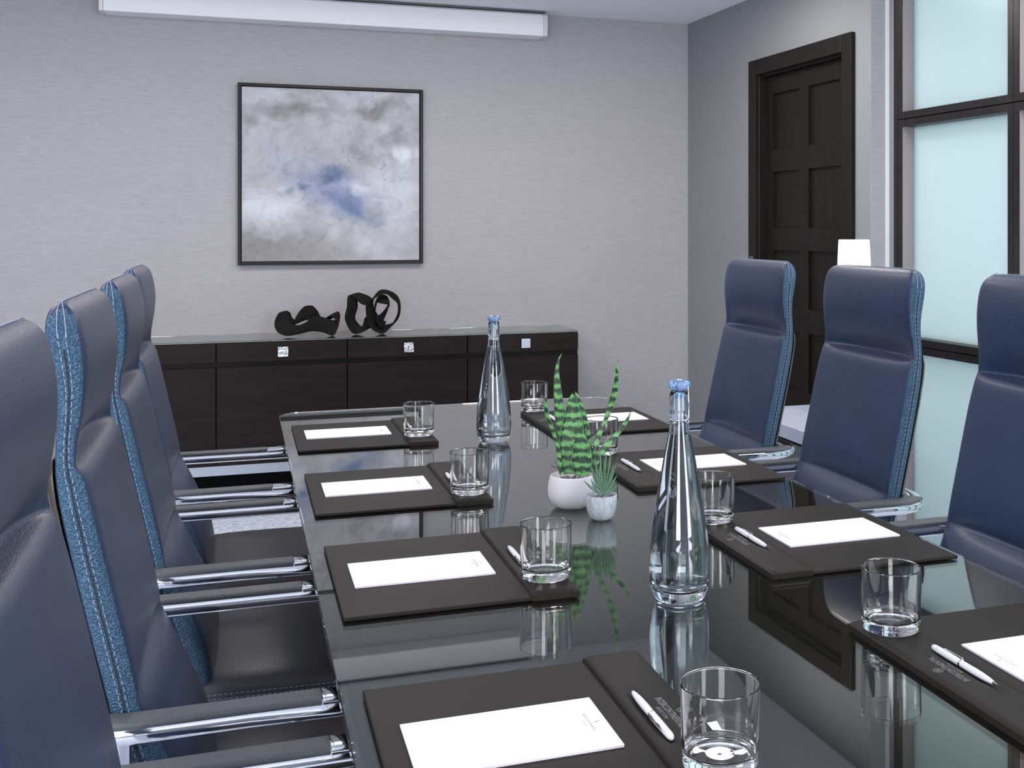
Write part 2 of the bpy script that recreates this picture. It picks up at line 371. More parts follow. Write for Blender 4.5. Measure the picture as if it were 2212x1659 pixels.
# window_1: partition of frosted panes in dark frames
part = thing('window_1', W(3.2, -0.1, 0), None, None, kind='structure')
S = [1.887, 2.578, 3.269, 3.960, 4.651, 5.342]
Z = [-0.03, 0.838, 1.741, CEIL + 0.02]
MB().box(1.859, 1.885, -0.16, -0.08, 0, CEIL, W).build('post', M['frame_wood'], part, bevel=0.0015)
for i in range(5):
    for j in range(3):
        a, b = S[i] + 0.001, S[i + 1] - 0.001; z0, z1 = max(Z[j] + 0.002, 0.0), min(Z[j + 1] - 0.002, CEIL)
        w = 0.028; fr = MB()
        fr.box(a, a + w, -0.16, -0.08, z0, z1, W); fr.box(b - w, b, -0.16, -0.08, z0, z1, W)
        fr.box(a + w, b - w, -0.16, -0.08, z0, z0 + w, W); fr.box(a + w, b - w, -0.16, -0.08, z1 - w, z1, W)
        fo = fr.build('frame', M['frame_wood'], part)
        MB().box(a + w, b - w, -0.148, -0.138, z0 + w, z1 - w, W).build('pane', M['frosted'], fo)
        MB().box(a + w, a + w + 0.0025, -0.1375, -0.083, z0 + w, z1 - w, W).build('liner', M['liner'], fo)
    MB().box(S[i], S[i + 1], -0.15, -0.094, Z[1] - 0.003, Z[1] + 0.003, W).build('groove', M['black'], part)
    MB().box(S[i], S[i + 1], -0.15, -0.094, Z[2] - 0.003, Z[2] + 0.003, W).build('groove', M['black'], part)
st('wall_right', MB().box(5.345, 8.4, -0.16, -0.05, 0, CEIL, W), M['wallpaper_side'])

# ------------------------------------------------------------------ conference table
TX0, TX1, TY0, TY1 = 0.112, 1.150, -0.35, 3.572; TXC = (TX0 + TX1) / 2; TYC = (TY0 + TY1) / 2
tb = thing('conference_table', (TXC, TYC, 0), 'long dark wood conference table with a glass top and rounded corners', 'table')
def slab(x0, x1, y0, y1, z0, z1, r, seg=8):
    ring = [(x + (x0 + x1) / 2, y + (y0 + y1) / 2) for x, y in rrect((x1 - x0) / 2, (y1 - y0) / 2, r, seg)]
    return MB().loft([[(x, y, z) for x, y in ring] for z in (z0, z1)])
slab(TX0, TX1, TY0, TY1, 0.7384, 0.75, 0.075).build('glass_top', M['table_glass'], tb, bevel=0.0015)
slab(TX0 + 0.010, TX1 - 0.010, TY0 + 0.01, TY1 - 0.01, 0.712, 0.738, 0.068).build('tabletop', M['table_wood'], tb, bevel=0.002)
MB().box(0.42, 0.84, 0.2, 3.1, 0.60, 0.712).build('apron', M['table_wood'], tb, bevel=0.003)
for y in (0.55, 2.75): MB().box(0.40, 0.86, y - 0.06, y + 0.06, 0.0, 0.60).build('pedestal', M['table_wood'], tb, bevel=0.004)

# ------------------------------------------------------------------ credenza
cz = thing('credenza', (0.47, 5.69, 0), 'long espresso wood credenza with square metal knobs below the painting', 'cabinet')
CX0, CX1, CYF = -0.672, 1.616, 5.504
MB().box(CX0, CX1, CYF + 0.02, YW - 0.014, 0.222, 0.7825).build('body', M['cabinet_wood'], cz)
MB().box(CX0, CX1 - 0.004, CYF - 0.003, YW - 0.013, 0.783, 0.790).build('glass_top', M['cab_glass'], cz, bevel=0.001)
MB().box(CX0 + 0.01, CX1 - 0.01, CYF + 0.012, YW - 0.02, 0.178, 0.221).build('steel_rail', M['steel'], cz)
MB().box(CX0 + 0.05, CX1 - 0.05, CYF + 0.30, YW - 0.02, 0.0, 0.177).build('plinth', M['black'], cz)  # black colour stands in for the shade of the recess under the body
xs = [-0.670, -0.095, 0.483, 1.053, 1.616]
for i in range(4):
    a, b = xs[i] + 0.0025, xs[i + 1] - 0.0025
    dr = MB().box(a, b, CYF, CYF + 0.0195, 0.692, 0.779).build('drawer', M['cabinet_wood'], cz, bevel=0.0012)
    kx = (a + b) / 2 if i < 3 else 1.341
    kn = MB().box(kx - 0.023, kx + 0.023, CYF - 0.016, CYF - 0.006, 0.712, 0.758); kn.box(kx - 0.008, kx + 0.008, CYF - 0.006, CYF, 0.727, 0.743)
    kn.build('knob', M['hammered'] if i < 3 else M['steel'], dr, bevel=0.0015)
    MB().box(a, b, CYF, CYF + 0.0195, 0.224, 0.669).build('cabinet_door', M['cabinet_wood'], cz, bevel=0.0012)

# ------------------------------------------------------------------ projector screen housing
scr = thing('projector_screen', (0.457, 5.80, 2.30), 'white roller projector screen housing mounted under the ceiling', 'screen')
def screen_section(x, g=0.0):
    P = [(YW - 0.004, CEIL - 0.012), (5.80, CEIL - 0.012), (5.765, CEIL - 0.016), (5.749, CEIL - 0.028), (5.742, CEIL - 0.05), (5.742, 2.355), (5.748, 2.306), (5.79, 2.303), (YW - 0.004, 2.303)]
    cy = 5.80; cz_ = 2.365
    return [(x, cy + (y - cy) * (1 + g), cz_ + (z - cz_) * (1 + g)) for y, z in P]
MB().loft([screen_section(-0.585), screen_section(1.496)]).build('housing', M['screen_white'], scr, smooth=True, angle=35)
MB().loft([screen_section(-0.604, 0.0), screen_section(-0.5865, 0.012)]).build('end_cap', M['cap_white'], scr, smooth=True, angle=35)
MB().loft([screen_section(1.4975, 0.012), screen_section(1.519, 0.0)]).build('end_cap', M['cap_white'], scr, smooth=True, angle=35)
MB().box(-0.60, 1.515, 5.77, YW - 0.004, CEIL - 0.0105, CEIL - 0.001).build('mounting_strip', M['gunmetal'], scr)

# ------------------------------------------------------------------ painting
pt = thing('painting', (0.443, YW - 0.02, 1.125), 'square abstract painting in grey and blue with thin black frame', 'painting')
x0, x1, z0, z1 = -0.003, 0.888, 1.125, 2.011; yf = YW - 0.032
m = mat('black_frame_lacquer', (0.012, 0.010, 0.010), 0.3, spec=0.25)
for q in ((x0, x0 + 0.015, z0, z1), (x1 - 0.015, x1, z0, z1), (x0 + 0.015, x1 - 0.015, z1 - 0.015, z1), (x0 + 0.015, x1 - 0.015, z0, z0 + 0.015)):
    MB().box(q[0], q[1], yf, YW - 0.002, q[2], q[3]).build('frame_bar', m, pt, bevel=0.002)
m = mat('abstract_paint', (0.6, 0.6, 0.6), 0.6, spec=0.3); t = NT(m)
tc = t.n('ShaderNodeTexCoord')
base = tc.outputs['UV']
def blob(cx, cy, rx, ry, rot, dist, sc, soft=(0.25, 1.08)):
    mp = t.n('ShaderNodeMapping'); mp.vector_type = 'TEXTURE'
    mp.inputs['Location'].default_value = (cx, cy, 0); mp.inputs['Rotation'].default_value = (0, 0, math.radians(rot)); mp.inputs['Scale'].default_value = (rx, ry, 1)
    ns = t.n('ShaderNodeTexNoise', Scale=sc, Detail=6.0, Roughness=0.62); t.l(base, ns.inputs['Vector'])
    va = t.n('ShaderNodeVectorMath', _operation='SUBTRACT'); t.l(ns.outputs['Color'], va.inputs[0]); va.inputs[1].default_value = (0.5, 0.5, 0.5)
    vm = t.n('ShaderNodeVectorMath', _operation='MULTIPLY'); t.l(va.outputs[0], vm.inputs[0]); vm.inputs[1].default_value = (dist * 1.35, dist * 1.15, 0)
    ad = t.n('ShaderNodeVectorMath', _operation='ADD'); t.l(base, ad.inputs[0]); t.l(vm.outputs[0], ad.inputs[1]); t.l(ad.outputs[0], mp.inputs[0])
    ln = t.n('ShaderNodeVectorMath', _operation='LENGTH'); t.l(mp.outputs[0], ln.inputs[0])
    return t.ramp(ln.outputs['Value'], [(soft[0], (1, 1, 1)), (soft[1], (0, 0, 0))])
n0 = t.n('ShaderNodeTexNoise', Scale=2.4, Detail=7.0, Roughness=0.55, Distortion=1.2); t.l(base, n0.inputs['Vector'])
col = t.ramp(n0.outputs[0], [(0.30, (0.36, 0.37, 0.39)), (0.50, (0.47, 0.485, 0.52)), (0.70, (0.62, 0.64, 0.70))])
TA, GR = (0.22, 0.215, 0.21), (0.28, 0.285, 0.31)
for (cx, cy, rx, ry, rot, d, sc, c, k) in (
    (0.30, 0.90, 0.32, 0.075, 4, 0.35, 3, TA, 0.75), (0.72, 0.91, 0.30, 0.08, -4, 0.35, 4, TA, 0.75), (0.10, 0.06, 0.42, 0.20, -12, 0.30, 3, TA, 0.8), (0.45, 0.05, 0.6, 0.12, -3, 0.3, 4, (0.33, 0.32, 0.32), 0.7),
    (0.85, 0.72, 0.13, 0.11, -30, 0.30, 6, GR, 0.8), (0.70, 0.60, 0.24, 0.13, -20, 0.35, 8, GR, 0.6), (0.06, 0.82, 0.05, 0.06, 0, 0.15, 6, TA, 0.6),
    (0.20, 0.62, 0.14, 0.09, 20, 0.25, 6, (0.44, 0.45, 0.56), 0.6), (0.52, 0.42, 0.42, 0.15, -22, 0.25, 5, (0.32, 0.35, 0.52), 0.95), (0.60, 0.30, 0.22, 0.10, -25, 0.22, 6, (0.17, 0.24, 0.40), 0.95),
    (0.49, 0.50, 0.10, 0.07, 10, 0.16, 9, (0.11, 0.17, 0.29), 1.0), (0.25, 0.40, 0.055, 0.035, 25, 0.06, 10, (0.06, 0.12, 0.20), 1.0), (0.34, 0.43, 0.04, 0.04, 0, 0.1, 10, (0.13, 0.21, 0.32), 0.9),
    (0.14, 0.30, 0.22, 0.16, 0, 0.25, 4, (0.68, 0.70, 0.76), 0.85), (0.86, 0.40, 0.2, 0.3, 10, 0.3, 3, (0.64, 0.66, 0.73), 0.7), (0.66, 0.42, 0.12, 0.05, -20, 0.15, 7, (0.64, 0.66, 0.74), 0.8), (0.90, 0.64, 0.06, 0.05, 0, 0.15, 8, (0.72, 0.74, 0.82), 0.9)):
    col = t.mix(t.math('MULTIPLY', blob(cx, cy, rx, ry, rot, d, sc), k), col, c)
fl = t.n('ShaderNodeTexNoise', Scale=26.0, Detail=5.0, Roughness=0.7, Distortion=0.6); t.l(base, fl.inputs['Vector'])
flk = t.math('MULTIPLY', t.ramp(fl.outputs[0], [(0.56, (0, 0, 0)), (0.64, (1, 1, 1))]), t.math('ADD', blob(0.66, 0.60, 0.32, 0.17, -25, 0.3, 5), t.math('MULTIPLY', blob(0.42, 0.42, 0.3, 0.12, -20, 0.3, 5), 0.8)))
col = t.mix(t.math('MULTIPLY', flk, 0.6), col, (0.20, 0.21, 0.25))
st_ = t.n('ShaderNodeTexNoise', Scale=7.0, Detail=9.0, Roughness=0.68, Distortion=1.6); t.l(base, st_.inputs['Vector'])
col = t.mix(0.55, col, t.ramp(st_.outputs[0], [(0.34, (0.55, 0.55, 0.58)), (0.50, (0.9, 0.9, 0.92)), (0.62, (1, 1, 1))]), 'MULTIPLY')
t.l(col, t.b.inputs['Base Color']); t.bump(n0.outputs[0], 0.2, 0.004)
yc = YW - 0.020
MB().add([(x0 + 0.018, yc, z0 + 0.018), (x1 - 0.018, yc, z0 + 0.018), (x1 - 0.018, yc, z1 - 0.018), (x0 + 0.018, yc, z1 - 0.018),
          (x0 + 0.018, YW - 0.004, z0 + 0.018), (x1 - 0.018, YW - 0.004, z0 + 0.018), (x1 - 0.018, YW - 0.004, z1 - 0.018), (x0 + 0.018, YW - 0.004, z1 - 0.018)],
         [(0, 1, 2, 3), (4, 7, 6, 5), (0, 4, 5, 1), (1, 5, 6, 2), (2, 6, 7, 3), (3, 7, 4, 0)],
         [(0, 0), (1, 0), (1, 1), (0, 1), (0, 0), (1, 0), (1, 1), (0, 1)]).build('canvas', m, pt)
MB().box(x0 + 0.015, x1 - 0.015, YW - 0.0035, YW - 0.001, z0 + 0.015, z1 - 0.015).build('backing', M['black'], pt)

# ------------------------------------------------------------------ sculptures on the credenza (real ribbons, modelled at their own place)
def ribbon_mesh(mb, ctrl, th, closed, n=8, k=0.00214, o=(0, 0, 0)):
    """ctrl: (x, y, z, wx, wy, wz) in small units, w = half-width vector"""
    P = catmull(ctrl, n, closed); N = len(P); rings = []
    for i, p in enumerate(P):
        a = P[(i - 1) % N] if closed or i else P[i]; b = P[(i + 1) % N] if closed or i < N - 1 else P[i]
        c = Vector(p[:3]); w = Vector(p[3:6]); tg = (Vector(b[:3]) - Vector(a[:3])).normalized()
        nn = tg.cross(w).normalized() * th
        ring = []
        for q in range(12):
            an = 2 * PI * q / 12; ca, sa = math.cos(an), math.sin(an)
            ca = math.copysign(abs(ca) ** 0.7, ca)
            pt_ = c + w * ca + nn * sa
            ring.append((o[0] + pt_.x * k, o[1] + pt_.y * k, o[2] + pt_.z * k))
        rings.append(ring)
    mb.loft(rings, closed=closed)
    return mb
CZ = 0.7905
k = 0.000332     # metres per unit
sa = thing('ribbon_sculpture', (0.31, 5.66, CZ), 'low black ribbon sculpture of rolling loops, left of the taller one', 'sculpture')
low = [(-345, -30, 130, 105, 20, 30), (-335, 0, 235, 62, 40, 12), (-310, 50, 190, 80, 60, 30), (-220, 80, 60, 50, 60, 60), (-70, 110, 110, 115, 30, 10), (10, 120, 215, 128, 12, 0), (30, 135, 305, 62, 34, 0), (60, 160, 210, 100, 50, 20),
       (180, 130, 50, 50, 60, 70), (300, 110, 110, 92, 40, 30), (385, 80, 190, 58, 50, 30), (445, 15, 110, 20, 80, 60), (370, -60, 0, 10, 60, 105), (210, -80, 50, 10, 20, 105), (60, -90, 70, 20, 10, 112), (-80, -100, 10, 70, 10, 90), (-215, -90, -20, 85, 30, 70), (-320, -70, 30, 100, 30, 55)]
mb = MB(); ribbon_mesh(mb, low, 13, True, 8, k, (0.31, 5.66, CZ))
zmin = min(v[2] for v in mb.v); mb.v = [(x, y, z - zmin + CZ) for x, y, z in mb.v]
mb.build('ribbon', M['sculpture'], sa, smooth=True)
sb = thing('knot_sculpture', (0.62, 5.66, CZ), 'tall black knotted ribbon sculpture, right of the low one', 'sculpture')
mb = MB(); oo = (0.62, 5.66, CZ)
# units: zoom pixels; origin x = 1600, bottom z = 780
fr1 = [(-290, 0, 560, 60, 10, 10), (-300, 0, 380, 82, 30, 0), (-330, 0, 200, 75, 30, 10), (-220, 0, 40, 60, 30, 50), (-90, 20, 130, -30, 40, 75), (-10, 40, 200, -60, 50, 40), (30, 60, 330, 10, 60, 30), (60, 70, 470, 30, 60, 50),
       (150, 40, 480, 30, 40, 62), (225, -10, 430, 0, 40, 50), (150, -60, 300, 60, 30, 30), (80, -60, 180, 60, 20, -20), (150, -10, 100, 40, 60, 50), (60, 60, 160, 60, 40, 30), (-30, 40, 330, 55, 20, 10), (-40, 0, 440, 20, 30, 60), (-170, -20, 500, 10, 20, 75)]
ribbon_mesh(mb, fr1, 12, True, 8, k, oo)
fr2 = [(-60, -30, 320, 55, 30, 0), (-50, -30, 430, 50, 30, 20), (60, -10, 560, 10, 50, 34), (180, 0, 590, 0, 50, 30), (300, 0, 520, 30, 40, 35), (370, 0, 420, 24, 50, 10), (365, 0, 250, 26, 50, 0), (270, 0, 100, 40, 50, 35), (110, -10, 40, 0, 60, 60), (-10, -30, 130, 65, 40, 30)]
ribbon_mesh(mb, fr2, 12, True, 8, k, oo)
zmin = min(v[2] for v in mb.v); mb.v = [(x, y, z - zmin + CZ) for x, y, z in mb.v]
mb.build('ribbon', M['sculpture'], sb, smooth=True)

# ------------------------------------------------------------------ side table with lamp
lt = thing('side_table', (2.02, 3.75, 0), 'grey topped side table under the lamp, behind the right-hand chairs', 'table')
MB().box(1.84, 2.20, 3.45, 4.05, 0.552, 0.60).build('table_top', M['table_top_grey'], lt, bevel=0.002)
MB().box(1.87, 2.17, 3.48, 4.02, 0.54, 0.5515).build('shadow_gap', M['black'], lt)
MB().box(1.85, 2.19, 3.46, 4.04, 0.0, 0.5395).build('cabinet_body', M['grey_veneer'], lt, bevel=0.002)
lp = thing('table_lamp', (2.10, 3.62, 0.6), 'table lamp with a lit white square shade behind the middle right chair', 'lamp')
lx, ly = 2.10, 3.62
def frustum(z0, z1, h0, h1):
    return MB().loft([[(lx + sx * h, ly + sy * h, z) for sx, sy in ((-1, -1), (1, -1), (1, 1), (-1, 1))] for z, h in ((z0, h0), (z1, h1))])
frustum(0.985, 1.262, 0.050, 0.041).build('lamp_shade', M['lamp_shade'], lp, bevel=0.002)
mb = MB(); mb.lathe([(0.055, 0.60), (0.055, 0.612), (0.012, 0.62), (0.009, 0.64), (0.009, 0.984)], 24, (lx, ly)); mb.build('lamp_base', M['steel'], lp, smooth=True, angle=40)

# ------------------------------------------------------------------ chairs  (local x = towards the table, y = across, z = up)
def back_front(z, c):
    """x of the front face at height z; c = 0 at the centre, 1 at the side edge"""
    side = interp([(0.44, -0.03), (0.50, -0.040), (0.56, -0.058), (0.62, -0.083), (0.68, -0.106), (0.727, -0.115), (0.82, -0.136), (0.949, -0.165), (0.985, -0.174), (1.005, -0.181), (1.035, -0.182), (1.094, -0.176), (1.135, -0.175), (1.16, -0.179), (1.18, -0.1825), (1.193, -0.187), (1.200, -0.192), (1.205, -0.198), (1.208, -0.204)], z)
    cen = interp([(0.44, 0.010), (0.56, 0.022), (0.63, 0.018), (0.675, 0.010), (0.688, 0.002), (0.697, -0.018), (0.706, -0.008), (0.725, -0.002), (0.75, 0.001), (0.96, 0.004), (0.988, 0.004), (0.996, -0.002), (1.002, -0.032), (1.008, -0.032), (1.022, -0.020), (1.04, -0.007), (1.065, 0.003), (1.11, 0.006), (1.16, 0.005), (1.19, 0.002), (1.205, 0.0)], z)
    return side + cen * (1 - c ** 5)
def back_rear(z):
    return interp([(0.44, -0.098), (0.55, -0.118), (0.65, -0.140), (0.713, -0.153), (0.829, -0.180), (0.952, -0.206), (0.99, -0.211), (1.02, -0.211), (1.066, -0.209), (1.10, -0.211), (1.137, -0.220), (1.160, -0.223), (1.180, -0.2235), (1.193, -0.2215), (1.200, -0.2185), (1.205, -0.2135), (1.208, -0.208)], z)
HW = 0.218
def hwz(z):
    h = interp([(0.40, 0.216), (0.70, 0.218), (0.93, 0.2165), (1.00, 0.211), (1.06, 0.2075), (1.165, 0.207)], z)
    return h - (0 if z < 1.165 else 0.038 * (1 - math.sqrt(max(0, 1 - ((z - 1.165) / 0.0435) ** 2))))
def make_chair():
    t_ = thing('conference_chair', (0, 0, 0), 'x', 'chair', 'blue leather chairs around the table')
    zs = [0.44, 0.48, 0.52, 0.56, 0.60, 0.635, 0.66, 0.68, 0.692, 0.698, 0.706, 0.72, 0.75, 0.79, 0.83, 0.87, 0.91, 0.94, 0.965, 0.983, 0.995, 0.9985, 1.002, 1.008, 1.016, 1.03, 1.05, 1.075, 1.10, 1.13, 1.155, 1.172, 1.184, 1.193, 1.200, 1.205, 1.208]
    ts = [-1, -0.985, -0.95, -0.86, -0.6, -0.3, 0, 0.3, 0.6, 0.86, 0.95, 0.985, 1]
    rings = []
    for z in zs:
        hw = hwz(z); xr = back_rear(z); ring = []
        for a in ts:
            xf = back_front(z, abs(a)); ed = max(0, (abs(a) - 0.95) / 0.05); th = xf - xr
            ring.append((xf - 0.16 * th * ed ** 2, a * hw, z))
        for a in ts[::-1]:
            ed = max(0, (abs(a) - 0.95) / 0.05); xf = back_front(z, 1); th = xf - xr
            ring.append((xr + 0.16 * th * ed ** 2, a * hw, z))
        rings.append(ring)
    o = MB().loft(rings).build('backrest', M['leather'], t_, smooth=True, sub=1)
    o.data.materials.append(M['leather_side'])
    nt = len(ts)
    for p in o.data.polygons:       # side borders are cut from a more pebbled leather
        if len(p.vertices) == 4:
            if abs(p.normal.y) > 0.55: p.material_index = 1
    # rear shell
    rs = []
    for z in [0.42, 0.5, 0.6, 0.7, 0.8, 0.9, 0.96, 0.99, 1.005, 1.012]:
        xr = back_rear(z) - 0.001; th = 0.011 if z < 0.99 else max(0.002, 0.011 - (z - 0.99) * 0.4); hw = hwz(z) - 0.004
        rs.append([(xr, -hw, z), (xr - th * 0.6, -hw + 0.004, z), (xr - th, -hw + 0.02, z), (xr - th, hw - 0.02, z), (xr - th * 0.6, hw - 0.004, z), (xr, hw, z)])
    MB().loft(rs).build('back_shell', M['shell'], t_, smooth=True, angle=60)
    # stitching in dashes on both side borders and around the seat
    sm = MB()
    def dash(p, q, w=0.0012):
        p, q = Vector(p), Vector(q); d = (q - p).normalized(); s1 = d.cross(Vector((0, 1, 0)));
        if s1.length < 0.1: s1 = d.cross(Vector((0, 0, 1)))
        s1 = s1.normalized() * w * 0.5; s2 = d.cross(s1).normalized() * w * 0.5
        sm.loft([[tuple(c + s1), tuple(c + s2), tuple(c - s1), tuple(c - s2)] for c in (p, q)])
    for sgn in (-1, 1):
        for u in (0.40, 0.60):
            z = 0.47
            while z < 1.17:
                def P(zv):
                    xr = back_rear(zv); xf = back_front(zv, 1); return (xr + (xf - xr) * u, sgn * (hwz(zv) + 0.0006), zv)
                dash(P(z), P(z + 0.0055)); z += 0.0095
    for sgn in (-1, 1):
        MB().tube([((back_rear(z) + back_front(z, 1)) / 2, sgn * (hwz(z) + 0.0002), z) for z in [0.47 + 0.02 * q for q in range(35)]], 0.0009, 5, up=(0, 1, 0)).build('seam', M['rubber'], t_)
    def outline(dx):
        P = []
        for q in range(13):
            z = 1.165 + 0.0435 * math.sin(PI / 2 * q / 12); hw = hwz(z)
            xm = (back_rear(z) + back_front(z, 1)) / 2; P.append((xm + dx * (back_front(z, 1) - back_rear(z)), hw + 0.0003, z + (0.0003 if q > 9 else 0)))
        return P[:-1] + [(p[0], -p[1], p[2]) for p in P[:-1][::-1]]
    for dx in (-0.12, 0.12): MB().tube(outline(dx), 0.0006, 5).build('piping', M['stitch'], t_)
    # seat
    sx = [(-0.10, 0.17, 0.462), (-0.085, 0.20, 0.475), (-0.05, 0.223, 0.483), (0.05, 0.232, 0.484), (0.20, 0.233, 0.482), (0.33, 0.232, 0.476), (0.385, 0.224, 0.462), (0.402, 0.212, 0.445)]
    rings = []
    for x, hw, zt in sx:
        zb = 0.395
        rings.append([(x, -hw + 0.012, zb), (x, -hw, zb + 0.02), (x, -hw, zt - 0.034), (x, -hw + 0.006, zt - 0.012), (x, -hw + 0.03, zt - 0.001), (x, -hw * 0.5, zt + 0.004), (x, 0, zt + 0.006), (x, hw * 0.5, zt + 0.004),
                      (x, hw - 0.03, zt - 0.001), (x, hw - 0.006, zt - 0.012), (x, hw, zt - 0.034), (x, hw, zb + 0.02), (x, hw - 0.012, zb)])
    MB().loft(rings).build('seat', M['leather_seat'], t_, smooth=True, sub=1)
    for sgn in (-1, 1):
        for dz in (0.030, 0.038):
            x = -0.04
            while x < 0.37:
                zt = interp([(a, c) for a, b, c in sx], x); hw = interp([(a, b) for a, b, c in sx], x) + 0.0004
                dash((x, sgn * hw, zt - dz), (x + 0.0055, sgn * hw, zt - dz)); x += 0.0095
    tag(sm.build('stitching', M['stitch'], t_), kind='stuff')
    # arm loop: one continuous flattened chrome bar, from the front leg post round behind the back
    A = 0.243; R = 0.085; XB = -0.205; za = 0.676
    def arm_path(s):
        P = [(0.215, s * (A - 0.03), 0.40), (0.25, s * (A - 0.015), 0.42), (0.262, s * A, 0.47), (0.262, s * A, 0.60), (0.255, s * A, 0.65), (0.235, s * A, za - 0.004), (0.20, s * A, za), (0.02, s * A, za), (XB + R + 0.03, s * A, za)]
        for i in range(1, 9):
            a = PI / 2 * i / 8; P.append((XB + R - R * math.sin(a), s * (A - R + R * math.cos(a)), za))
        return P
    loop = arm_path(-1) + [(XB, y, za) for y in (-0.08, 0.0, 0.08)] + arm_path(1)[::-1]
    sec = [(x, y) for x, y in rrect(0.0215, 0.0125, 0.0115, 5)]
    MB().sweep(loop, sec).build('arm_loop', M['chrome'], t_, smooth=True)
    for s in (-1, 1):
        P = [(0.108, s * A, za), (0.02, s * A, za), (-0.05, s * A, za), (XB + R + 0.01, s * A, za)]
        for i in range(1, 5):
            a = PI / 2 * i / 8; P.append((XB + R - R * math.sin(a), s * (A - R + R * math.cos(a)), za))
        cp = MB().sweep([(0.1095, s * A, za), (0.20, s * A, za), (0.225, s * A, za - 0.004)], [(x, y + 0.0115) for x, y in rrect(0.0195, 0.0058, 0.0052, 4)])
        cp.build('arm_tip', M['chrome'], t_, smooth=True, angle=50)
        sec2 = [(x, y + 0.0125) for x, y in rrect(0.0190, 0.0052, 0.0045, 3)]
        MB().sweep(P, sec2).build('arm_pad', M['arm_leather'], t_, smooth=True, angle=50)
        br = MB(); br.box(-0.150, -0.120, s * 0.2335 - 0.004, s * 0.2335 + 0.004, 0.372, za - 0.010); br.box(-0.155, 0.235, s * 0.205 - 0.008, s * 0.205 + 0.008, 0.372, 0.394)
        br.build('arm_bracket', M['chrome'], t_, bevel=0.002)
    MB().box(XB - 0.002, -0.142, -0.05, 0.05, za - 0.03, za + 0.0).build('back_bracket', M['chrome'], t_, bevel=0.003)
    # pedestal
    MB().box(0.03, 0.25, -0.11, 0.11, 0.36, 0.396).build('tilt_housing', M['gunmetal'], t_, bevel=0.008)
    MB().lathe([(0.034, 0.10), (0.034, 0.24), (0.026, 0.245), (0.026, 0.36)], 24, (0.14, 0)).build('column', M['chrome'], t_, smooth=True, angle=40)
    for i in range(5):
        a = 2 * PI * i / 5 + 0.3; d = Vector((math.cos(a), math.sin(a), 0)); c0 = Vector((0.14, 0, 0))
        P = [c0 + d * 0.02 + Vector((0, 0, 0.125)), c0 + d * 0.10 + Vector((0, 0, 0.12)), c0 + d * 0.20 + Vector((0, 0, 0.10)), c0 + d * 0.275 + Vector((0, 0, 0.082))]
        lg = MB().sweep([tuple(p) for p in P], rrect(0.018, 0.012, 0.006, 3)).build('leg', M['chrome'], t_, smooth=True, angle=50)
        cw = MB(); s1 = Vector((-d.y, d.x, 0)); cc = c0 + d * 0.268
        for o2 in (-0.012, 0.012):
            ring = lambda w: [tuple(cc + s1 * (o2 + w) + d * (0.028 * math.cos(2 * PI * k_ / 16)) + Vector((0, 0, 0.028 + 0.028 * math.sin(2 * PI * k_ / 16)))) for k_ in range(16)]
            cw.loft([ring(-0.009), ring(0.009)])
        cw.build('caster', M['rubber'], lg, smooth=True, angle=40)
    return t_
ch = make_chair()
ch.location = (-0.006, 1.15, 0); ch['label'] = 'blue leather chair nearest the camera, cut off at the left edge'
for x, y, lab in ((-0.006, 1.785, 'blue leather high-back chair, second from the camera on the left'), (-0.013, 2.43, 'blue leather high-back chair, third from the camera on the left'), (-0.033, 3.075, 'blue leather high-back chair farthest away on the left')):
    dup(ch, label=lab, loc=(x, y, 0))
for y, lab in ((1.79, 'blue leather chair cut off at the right edge, facing us'), (2.447, 'blue leather chair in front of the lit lamp on the right'), (3.09, 'blue leather chair in front of the dark panelled door')):
    dup(ch, label=lab, loc=(1.268, y, 0), rz=PI)

